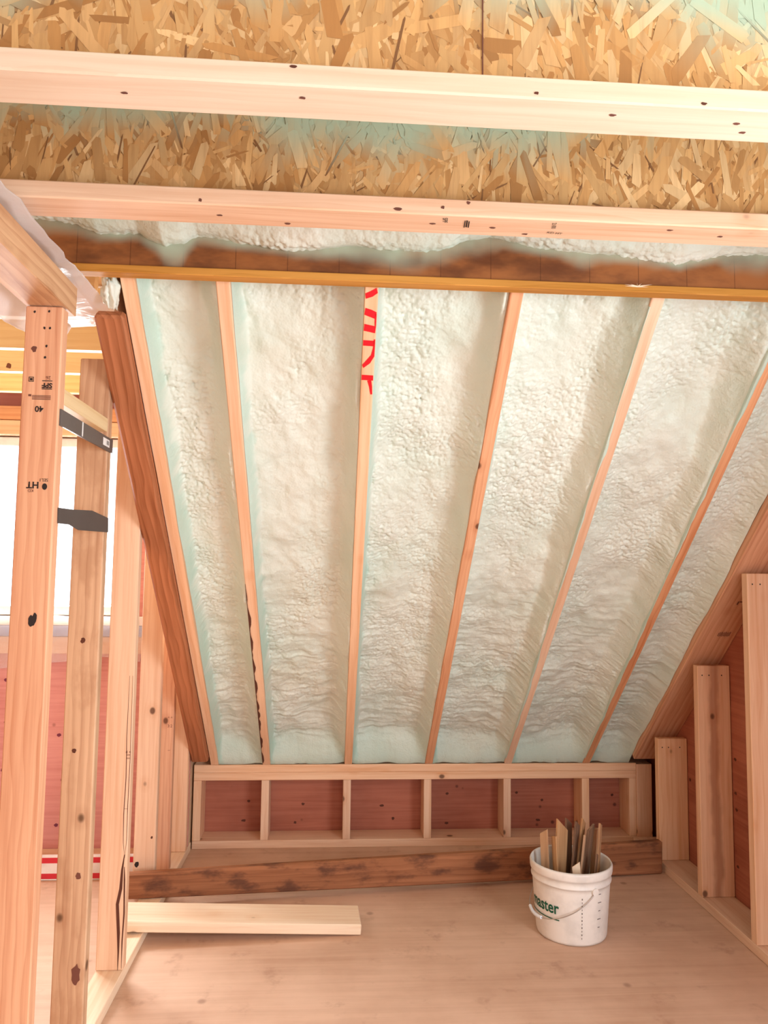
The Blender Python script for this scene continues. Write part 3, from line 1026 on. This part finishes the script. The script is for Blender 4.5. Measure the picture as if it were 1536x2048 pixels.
knot(studs[3], -0.792, 0.143, SY[3], 0.009, 0.013, 'ink', 12)
knot(studs[3], -0.735, 0.25, SY[3], 0.005, 0.006, 'bark', 13)


def crack(parent, pts, wid, y, mat='ink'):
    vs, fs = [], []
    for k, (x, z) in enumerate(pts):
        wk = wid * min(1, 3 * min(k + 0.3, len(pts) - 1 - k + 0.6) / len(pts)) / 2
        vs += [(x - wk, y - 0.0008, z), (x + wk, y - 0.0008, z)]
        if k:
            a = 2 * (k - 1)
            fs.append((a, a + 1, a + 3, a + 2))
    return link('split', poly_mesh(vs, fs), M[mat], None, parent)


y3 = SY[2]
crack(studs[2], [(-0.688, 0.04), (-0.688, 0.10), (-0.690, 0.16), (-0.697, 0.25), (-0.688, 0.30), (-0.686, 0.36), (-0.680, 0.41)], 0.010, y3, 'bark')
crack(studs[2], [(-0.676, 0.045), (-0.677, 0.13), (-0.674, 0.22), (-0.677, 0.33), (-0.679, 0.37)], 0.005, y3, 'bark')
crack(studs[2], [(-0.679, 0.40), (-0.686, 0.45), (-0.688, 0.54), (-0.685, 0.66), (-0.688, 0.80), (-0.686, 1.0)], 0.0025, y3, 'ink_soft')
crack(studs[2], [(-0.679, 0.40), (-0.675, 0.46), (-0.676, 0.56), (-0.674, 0.72), (-0.676, 1.0)], 0.002, y3, 'ink_soft')
for k, (z, tx) in enumerate([(0.745, '4 4'), (0.733, '**'), (0.722, '**'), (0.56, '---')]):
    stamp(tx, 0.014, (-0.681, y3, z), (1, 0, 0), (0, 0, 1), studs[2], 'ink_soft')
for k, (z, tx) in enumerate([(0.70, '^ ^'), (0.665, '3:2'), (0.56, '--')]):
    stamp(tx, 0.018, (-0.718, SY[4], z), (1, 0, 0), (0, 0, 1), studs[4], 'ink_soft')

def knot_on(parent, pos, right, up, rx, ry, mat, seed, name='knot'):
    """small flat knot lying on any face"""
    r = random.Random(seed)
    right, up = Vector(right), Vector(up)
    n = right.cross(up).normalized()
    c = Vector(pos) + n * 0.0007
    vs = [c]
    for k in range(12):
        a = 2 * math.pi * k / 12
        q = r.uniform(0.75, 1.15)
        vs.append(c + right * (rx * q * math.cos(a)) + up * (ry * q * math.sin(a)))
    return link(name, poly_mesh(vs, [(0, 1 + k, 1 + (k + 1) % 12) for k in range(12)]), M[mat], None, parent)


XP, ZP, YP = (1, 0, 0), (0, 0, 1), (0, 1, 0)
wb, wlb, wr_ = bpy.data.objects['wall_back'], bpy.data.objects['wall_left_back'], bpy.data.objects['wall_right']
for k, (x, z) in enumerate([(-0.412, 0.187), (-0.435, 0.09), (-0.134, 0.17), (-0.173, 0.078), (0.274, 0.159), (0.332, 0.093), (0.614, 0.217), (0.612, 0.067), (0.982, 0.219), (1.118, 0.18), (1.096, 0.078), (1.496, 0.203)]):
    knot_on(wb, (x, YK + 0.14, z), XP, ZP, 0.008 + 0.004 * (k % 3 == 1), 0.007, 'bark', k)
for k, (x, z) in enumerate([(-1.561, 0.826), (-1.541, 0.707), (-1.551, 0.625), (-1.555, 0.403), (-1.54, 0.333), (-1.55, 0.213), (-1.301, 0.566), (-1.275, 0.355), (-1.295, 0.146)]):
    knot_on(wlb, (x, DY + 0.09, z), XP, ZP, 0.010, 0.009, 'knot_purple', k)
for k, (y, z) in enumerate([(3.076, 0.602), (3.079, 0.463), (3.075, 0.397), (2.977, 0.402), (3.075, 0.169), (3.479, 0.41)]):
    knot_on(wr_, (1.69, y, z), (0, -1, 0), ZP, 0.010, 0.007, 'bark', k)
for k, (x, z, rx) in enumerate([(-0.078, 2.164, 0.006), (0.317, 2.142, 0.004), (0.599, 2.14, 0.005)]):
    knot_on(j1f, (x, J1, z), XP, ZP, rx, 0.0028, 'bark', k)
for k, (x, y) in enumerate([(0.675, 1.171), (0.699, 1.195), (0.456, 1.166), (-0.064, 1.165), (-0.352, 1.177)]):
    knot_on(j1f, (x, y, ZJ), XP, (0, -1, 0), 0.006, 0.0035, 'ink_soft', k)
for k, (x, z, rx) in enumerate([(0.125, 2.142, 0.009), (0.223, 2.150, 0.004), (0.279, 2.163, 0.004), (-0.295, 2.142, 0.004)]):
    knot_on(j2f, (x, J2, z), XP, ZP, rx, 0.004, 'ink_soft', k)
for k, (x, y) in enumerate([(0.342, 1.588), (0.422, 1.612), (0.739, 1.563), (0.866, 1.583), (-0.26, 1.585), (-0.115, 1.611), (0.206, 1.581)]):
    knot_on(j2f, (x, y, ZJ), XP, (0, -1, 0), 0.007, 0.004, 'ink_soft', k)
knot_on(bpy.data.objects['ceiling_joist.002'], (-1.364, 3.14, 2.202), XP, ZP, 0.012, 0.012, 'ink_soft', 3)

# grey strap with a sticker, black tape and the short block between the first two studs
gap0, gap1 = SY[0] + 0.0385, SY[1] - 0.0005
st = empty('metal_strap', (XL1, (gap0 + gap1) / 2, 1.71))
tag(st, 'dark grey strap with a white barcode sticker between the two nearest studs', 'strap')
board('strap_body', (XL1 - 0.004, XL1 + 0.002), (gap0 - 0.030, gap1 + 0.038), (1.707, 1.748), 'strap', 'Y', st, 0.0005).location.x += 0.0025
sk = board('sticker', (XL1 + 0.0047, XL1 + 0.0052), (2.165, 2.225), (1.718, 1.740), 'sticker', 'Y', st, 0)
board('sticker', (XL1 + 0.0047, XL1 + 0.0052), (1.985, 1.993), (1.709, 1.747), 'sticker', 'Y', st, 0)
marks('barcode', [(0.0035 * k, -0.006, 0.0035 * k + 0.0018, 0.006) for k in range(6)], (XL1 + 0.0055, 2.196, 1.729), (0, 1, 0), (0, 0, 1), sk, 'ink')
tp = prism('tape_band', [(XL1 + 0.001, 1.852, 1.470), (XL1 + 0.001, 1.93, 1.472), (XL1 + 0.001, 2.0, 1.462), (XL1 + 0.001, 2.255, 1.470), (XL1 + 0.001, 2.252, 1.512), (XL1 + 0.001, 2.10, 1.522), (XL1 + 0.001, 1.95, 1.512), (XL1 + 0.001, 1.85, 1.508)], (0.002, 0, 0), 'tape')
tag(tp, 'black tape strip stretched between the two nearest studs below the grey strap', 'tape')
tag(board('blocking', (XL1 - 0.039, XL1 - 0.001), (gap0, gap1), (1.765, 1.805), 'pine_yellow', 'Y'), 'short horizontal wood block above the grey strap between the nearest studs', 'block')
marks('ink_line', [(0, 0, 0.05, 0.004)], (XL1 + 0.0006, SY[1] + 0.002 - 0.05, 1.79), (0, 1, 0.05), (0, 0, 1), bp, 'ink') if False else None

# poly sheet draped over the top plate
def sheet(name, rows, label, sub=6, mat='poly'):
    """rows: list of polylines with the same number of points; smooth cloth between them"""
    A_ = np.array(rows, float)
    nr, nc = A_.shape[:2]
    rr_ = np.linspace(0, nr - 1, (nr - 1) * sub + 1)
    cc_ = np.linspace(0, nc - 1, (nc - 1) * sub + 1)
    tmp = np.stack([[np.interp(cc_, np.arange(nc), A_[r, :, k]) for k in range(3)] for r in range(nr)])      # nr,3,cc
    out = np.stack([[np.interp(rr_, np.arange(nr), tmp[:, k, c]) for c in range(len(cc_))] for k in range(3)], -1)  # cc,rr,3
    n1 = fbm(out[..., 1] * 14, out[..., 2] * 12 + out[..., 0] * 9, 77)
    out[..., 0] += 0.010 * n1
    out[..., 2] += 0.006 * n1
    o = link(name, grid_mesh(out), M[mat])
    md = o.modifiers.new('thickness', 'SOLIDIFY')
    md.thickness = 0.0008
    return tag(o, label, 'plastic sheet')


ys = [0.9, 1.2, 1.5, 1.7, 1.85, 2.0, 2.1, 2.2]
sheet('poly_sheet', [
    [(-0.650, y, 2.105 if y < 1.95 else 2.105 + 0.06 * (y - 1.95)) for y in ys],
    [(-0.675, y, 2.095 if y < 1.95 else 2.085) for y in ys],
    [(-0.72, y, 2.098 if y < 1.95 else 2.075) for y in ys],
    [(-0.785, y, 2.098 if y < 1.95 else 2.07) for y in ys],
    [(-0.81, y, 2.02) for y in ys],
    [(-0.82, y, z) for y, z in zip(ys, [1.93, 1.95, 1.99, 1.97, 1.965, 1.98, 2.0, 2.02])],
], 'white plastic sheet draped over the top plate at upper left')
sheet('poly_sheet', [
    [(-2.0, DY - 0.012, 1.14), (-1.7, DY - 0.02, 1.14), (-1.4, DY - 0.012, 1.14), (-1.1, DY - 0.02, 1.14), (-0.9, DY - 0.012, 1.14)],
    [(-2.0, DY - 0.03, 1.0), (-1.7, DY - 0.016, 1.02), (-1.4, DY - 0.03, 1.0), (-1.1, DY - 0.016, 1.0), (-0.9, DY - 0.02, 1.02)],
    [(-2.0, DY - 0.02, 0.90), (-1.7, DY - 0.03, 0.88), (-1.4, DY - 0.02, 0.91), (-1.1, DY - 0.03, 0.95), (-0.9, DY - 0.02, 0.93)],
], 'clear plastic sheet hanging below the bright window', mat='poly_clear')

# =================================================================== LOOSE BOARDS
ob = lumber('loose_board', (-0.83, 3.18, 0.041), (1.53, 3.458, 0.001), (0, 0, 1), 0.038, 0.132, 'old_brown', None, 0.006)
for v in ob.data.vertices:
    hgt = 0.098 + 0.047 * v.co.x / 2.376
    v.co.z = hgt * (v.co.z / 0.132 + 0.5)
tag(ob, 'long dirty brown board standing on edge on the floor before the knee wall', 'board')
ob2 = lumber('loose_board', (-0.80, 2.958, 0.068), (0.125, 3.0, 0.0205), (0, 0, 1), 0.166, 0.038, 'pine_pale', None, 0.003)
tag(ob2, 'short thick pale plank lying on the floor, propped on the left sole plate', 'board')

# =================================================================== BUCKET
BC = Vector((0.937, 2.925, 0))
bk = empty('bucket', BC)
tag(bk, 'white plastic pail with green lettering, full of wood scraps', 'bucket')


def lathe(name, prof, c, mat, parent, seg=64, smooth=True):
    vs, fs = [], []
    n = len(prof)
    for s in range(seg):
        a = 2 * math.pi * s / seg
        for r, z in prof:
            vs.append((c.x + r * math.cos(a), c.y + r * math.sin(a), c.z + z))
    for s in range(seg):
        t = (s + 1) % seg
        for k in range(n - 1):
            fs.append((s * n + k, t * n + k, t * n + k + 1, s * n + k + 1))
    me = poly_mesh(vs, fs)
    for p in me.polygons:
        p.use_smooth = smooth
    return link(name, me, M[mat], None, parent)


RB, RT, BH = 0.1325, 0.151, 0.268
rad = lambda z: RB + (RT - RB) * z / BH
lathe('body', [(0.0, 0.001), (RB - 0.012, 0.001), (RB - 0.003, 0.003), (RB, 0.012), (rad(0.19), 0.19), (rad(0.205), 0.2055), (rad(0.205) + 0.004, 0.2065), (rad(0.21) + 0.0045, 0.211), (rad(0.216), 0.214),
               (rad(0.235), 0.233), (rad(0.235) + 0.005, 0.2345), (rad(0.24) + 0.006, 0.241), (rad(0.255) + 0.006, 0.256), (rad(0.26) + 0.005, 0.261), (rad(0.262) + 0.001, BH), (rad(0.26) - 0.0025, 0.260),
               (rad(0.2) - 0.003, 0.2), (RB - 0.003, 0.014), (RB - 0.01, 0.006), (0.0, 0.006)], BC, 'bucket', bk)


def on_bucket(a, z, off=0.0012):
    r = rad(z) + off
    return Vector((BC.x + r * math.sin(a), BC.y - r * math.cos(a), z))   # a = 0 faces -Y


def wrap(me, a0, z0, slant=0.0):
    for v in me.vertices:
        a = a0 + v.co.x / RT
        v.co = on_bucket(a, z0 + v.co.y + slant * v.co.x)
    return me


lt = text_mesh('master', 0.062, 0.0012)
xs_ = [v.co.x for v in lt.vertices]
sh = max(xs_)
for v in lt.vertices:
    v.co.x = (v.co.x - sh) * 0.86
link('lettering', wrap(lt, -0.62 + 0.0, 0.128), M['green_print'], None, bk)
# line under the lettering
vs, fs = [], []
for k in range(25):
    a = -1.75 + k * (1.13 / 24)
    z = 0.086
    vs += [on_bucket(a, z), on_bucket(a, z + 0.004)]
    if k:
        fs.append((2 * k - 2, 2 * k, 2 * k + 1, 2 * k - 1))
link('underline', poly_mesh(vs, fs), M['green_print'], None, bk)
# volume scales
for a, ww in ((-0.03, 0.004), (0.48, 0.018)):
    vs, fs = [], []
    nt = 12 if ww < 0.01 else 5
    for k in range(nt):
        z = 0.03 + k * (0.155 / nt) if ww < 0.01 else 0.065 + k * 0.030
        d = ww * (1.0 if k % 2 else 0.6) / RT
        q = len(vs)
        hgt = 0.006 if ww < 0.01 else 0.003
        vs += [on_bucket(a - d / 2, z), on_bucket(a + d / 2, z), on_bucket(a + d / 2, z + hgt), on_bucket(a - d / 2, z + hgt)]
        fs.append((q, q + 1, q + 2, q + 3))
    link('volume_marks', poly_mesh(vs, fs), M['grey_print'], None, bk)['kind'] = 'stuff'


def tube(name, pts, r, mat, parent, seg=8):
    cu = bpy.data.curves.new(name, 'CURVE')
    cu.dimensions = '3D'
    s = cu.splines.new('POLY')
    s.points.add(len(pts) - 1)
    for q, p in zip(s.points, pts):
        q.co = (*p, 1)
    cu.bevel_depth = r
    cu.bevel_resolution = 2
    cu.use_fill_caps = True
    o = bpy.data.objects.new(name, cu)
    C.objects.link(o)
    dg = bpy.context.evaluated_depsgraph_get()
    me = bpy.data.meshes.new_from_object(o.evaluated_get(dg))
    bpy.data.objects.remove(o)
    bpy.data.curves.remove(cu)
    for p in me.polygons:
        p.use_smooth = True
    return link(name, me, M[mat], None, parent)


# ears and bail hanging down the near left side
EA = 0.30
for a in (EA, EA + math.pi):
    n_ = Vector((math.sin(a), -math.cos(a), 0))
    c = on_bucket(a, 0.200, 0.0)
    t_ = Vector((0, 0, 1)).cross(n_)
    pts = [c + t_ * (0.013 * math.cos(q)) + Vector((0, 0, 0.013 * math.sin(q))) for q in np.linspace(0, 2 * math.pi, 16, endpoint=False)]
    prism('handle_ear', pts, n_ * 0.009, 'bucket', bk)
bail = []
gA = EA - math.pi / 2 - 0.06
for k in range(33):
    tt = k / 32
    a = EA - math.pi * tt
    z = 0.20 - 0.118 * math.sin(math.pi * tt) ** 0.8
    bail.append(on_bucket(a, z, 0.007 + 0.012 * math.sin(math.pi * tt)))
tube('bail', bail, 0.0016, 'wire', bk)
tube('grip', bail[14:21], 0.0062, 'vinyl', bk)

# =================================================================== WOOD SCRAPS IN THE BUCKET
def scrap(label, top, base, wid, thk, facing, mat, cut=0.0):
    """thin offcut from base (inside the pail) to top; facing = angle of its broad face; cut = slant of the top end"""
    top, base = Vector(top), Vector(base)
    ax = (top - base)
    L = ax.length
    f = Vector((math.sin(facing), -math.cos(facing), 0))
    mm = frame(base, ax, f)
    me = bpy.data.meshes.new('scrap')
    h, t = wid / 2, thk / 2
    bm = bmesh.new()
    vs = [bm.verts.new(p) for p in [(0, -h, -t), (0, h, -t), (L - max(cut, 0), h, -t), (L + min(cut, 0), -h, -t), (0, -h, t), (0, h, t), (L - max(cut, 0), h, t), (L + min(cut, 0), -h, t)]]
    for q in [(3, 2, 1, 0), (4, 5, 6, 7), (0, 1, 5, 4), (1, 2, 6, 5), (2, 3, 7, 6), (3, 0, 4, 7)]:
        bm.faces.new([vs[i] for i in q])
    bmesh.ops.bevel(bm, geom=bm.edges[:], offset=0.0006, segments=1, affect='EDGES')
    bm.to_mesh(me); bm.free()
    o = link('wood_scrap', me, M[mat], mm)
    return tag(o, label, 'wood scrap', 'wood scraps standing in the pail')


S = [
    ('leftmost wood scrap in the pail, tapered light top', (0.840, 2.955, 0.372), (0.855, 2.96, 0.012), 0.033, 0.006, -0.75, 'shim', 0.022),
    ('narrow orange wood scrap, second from the left in the pail', (0.878, 2.945, 0.348), (0.888, 2.93, 0.012), 0.028, 0.007, -1.25, 'shim', 0.006),
    ('broad wood scrap with a long slanted top, tallest at the pail centre', (0.918, 2.965, 0.410), (0.905, 2.985, 0.012), 0.062, 0.008, 0.55, 'shim', -0.055),
    ('dark wood scrap right behind the broad slanted one', (0.956, 3.008, 0.398), (0.955, 3.015, 0.012), 0.040, 0.008, 0.7, 'shim_dark', -0.03),
    ('brown wood scrap at the pail centre with a notched end', (0.976, 2.955, 0.402), (0.945, 2.975, 0.012), 0.038, 0.008, 0.85, 'shim_dark', -0.025),
    ('tall wood scrap right of centre in the pail, slanted top', (1.008, 2.975, 0.408), (0.965, 3.005, 0.012), 0.040, 0.008, 0.9, 'shim', -0.03),
    ('wide brown wood scrap leaning right in the pail', (1.030, 2.955, 0.384), (0.985, 2.97, 0.012), 0.045, 0.008, 0.75, 'shim_dark', 0.02),
    ('thin pale-edged wood scrap in front of the pail centre', (0.995, 2.925, 0.358), (0.945, 2.905, 0.012), 0.030, 0.008, 1.1, 'shim', -0.008),
    ('slim upright wood scrap, second from the right in the pail', (1.064, 2.945, 0.395), (1.035, 2.94, 0.012), 0.026, 0.008, 0.95, 'shim', -0.012),
    ('rightmost wood scrap in the pail, square end', (1.060, 2.985, 0.358), (1.030, 2.985, 0.012), 0.030, 0.008, 0.5, 'shim', 0.0),
    ('short dark-sided wood scrap leaning at the right front of the pail', (1.030, 2.89, 0.300), (0.995, 2.88, 0.012), 0.024, 0.006, 1.0, 'shim_dark', -0.01),
    ('short pale offcut leaning on the front rim of the pail', (0.932, 2.85, 0.283), (0.955, 2.85, 0.012), 0.030, 0.006, -0.3, 'pine_pale', 0.02),
]
for s in S:
    scrap(*s)
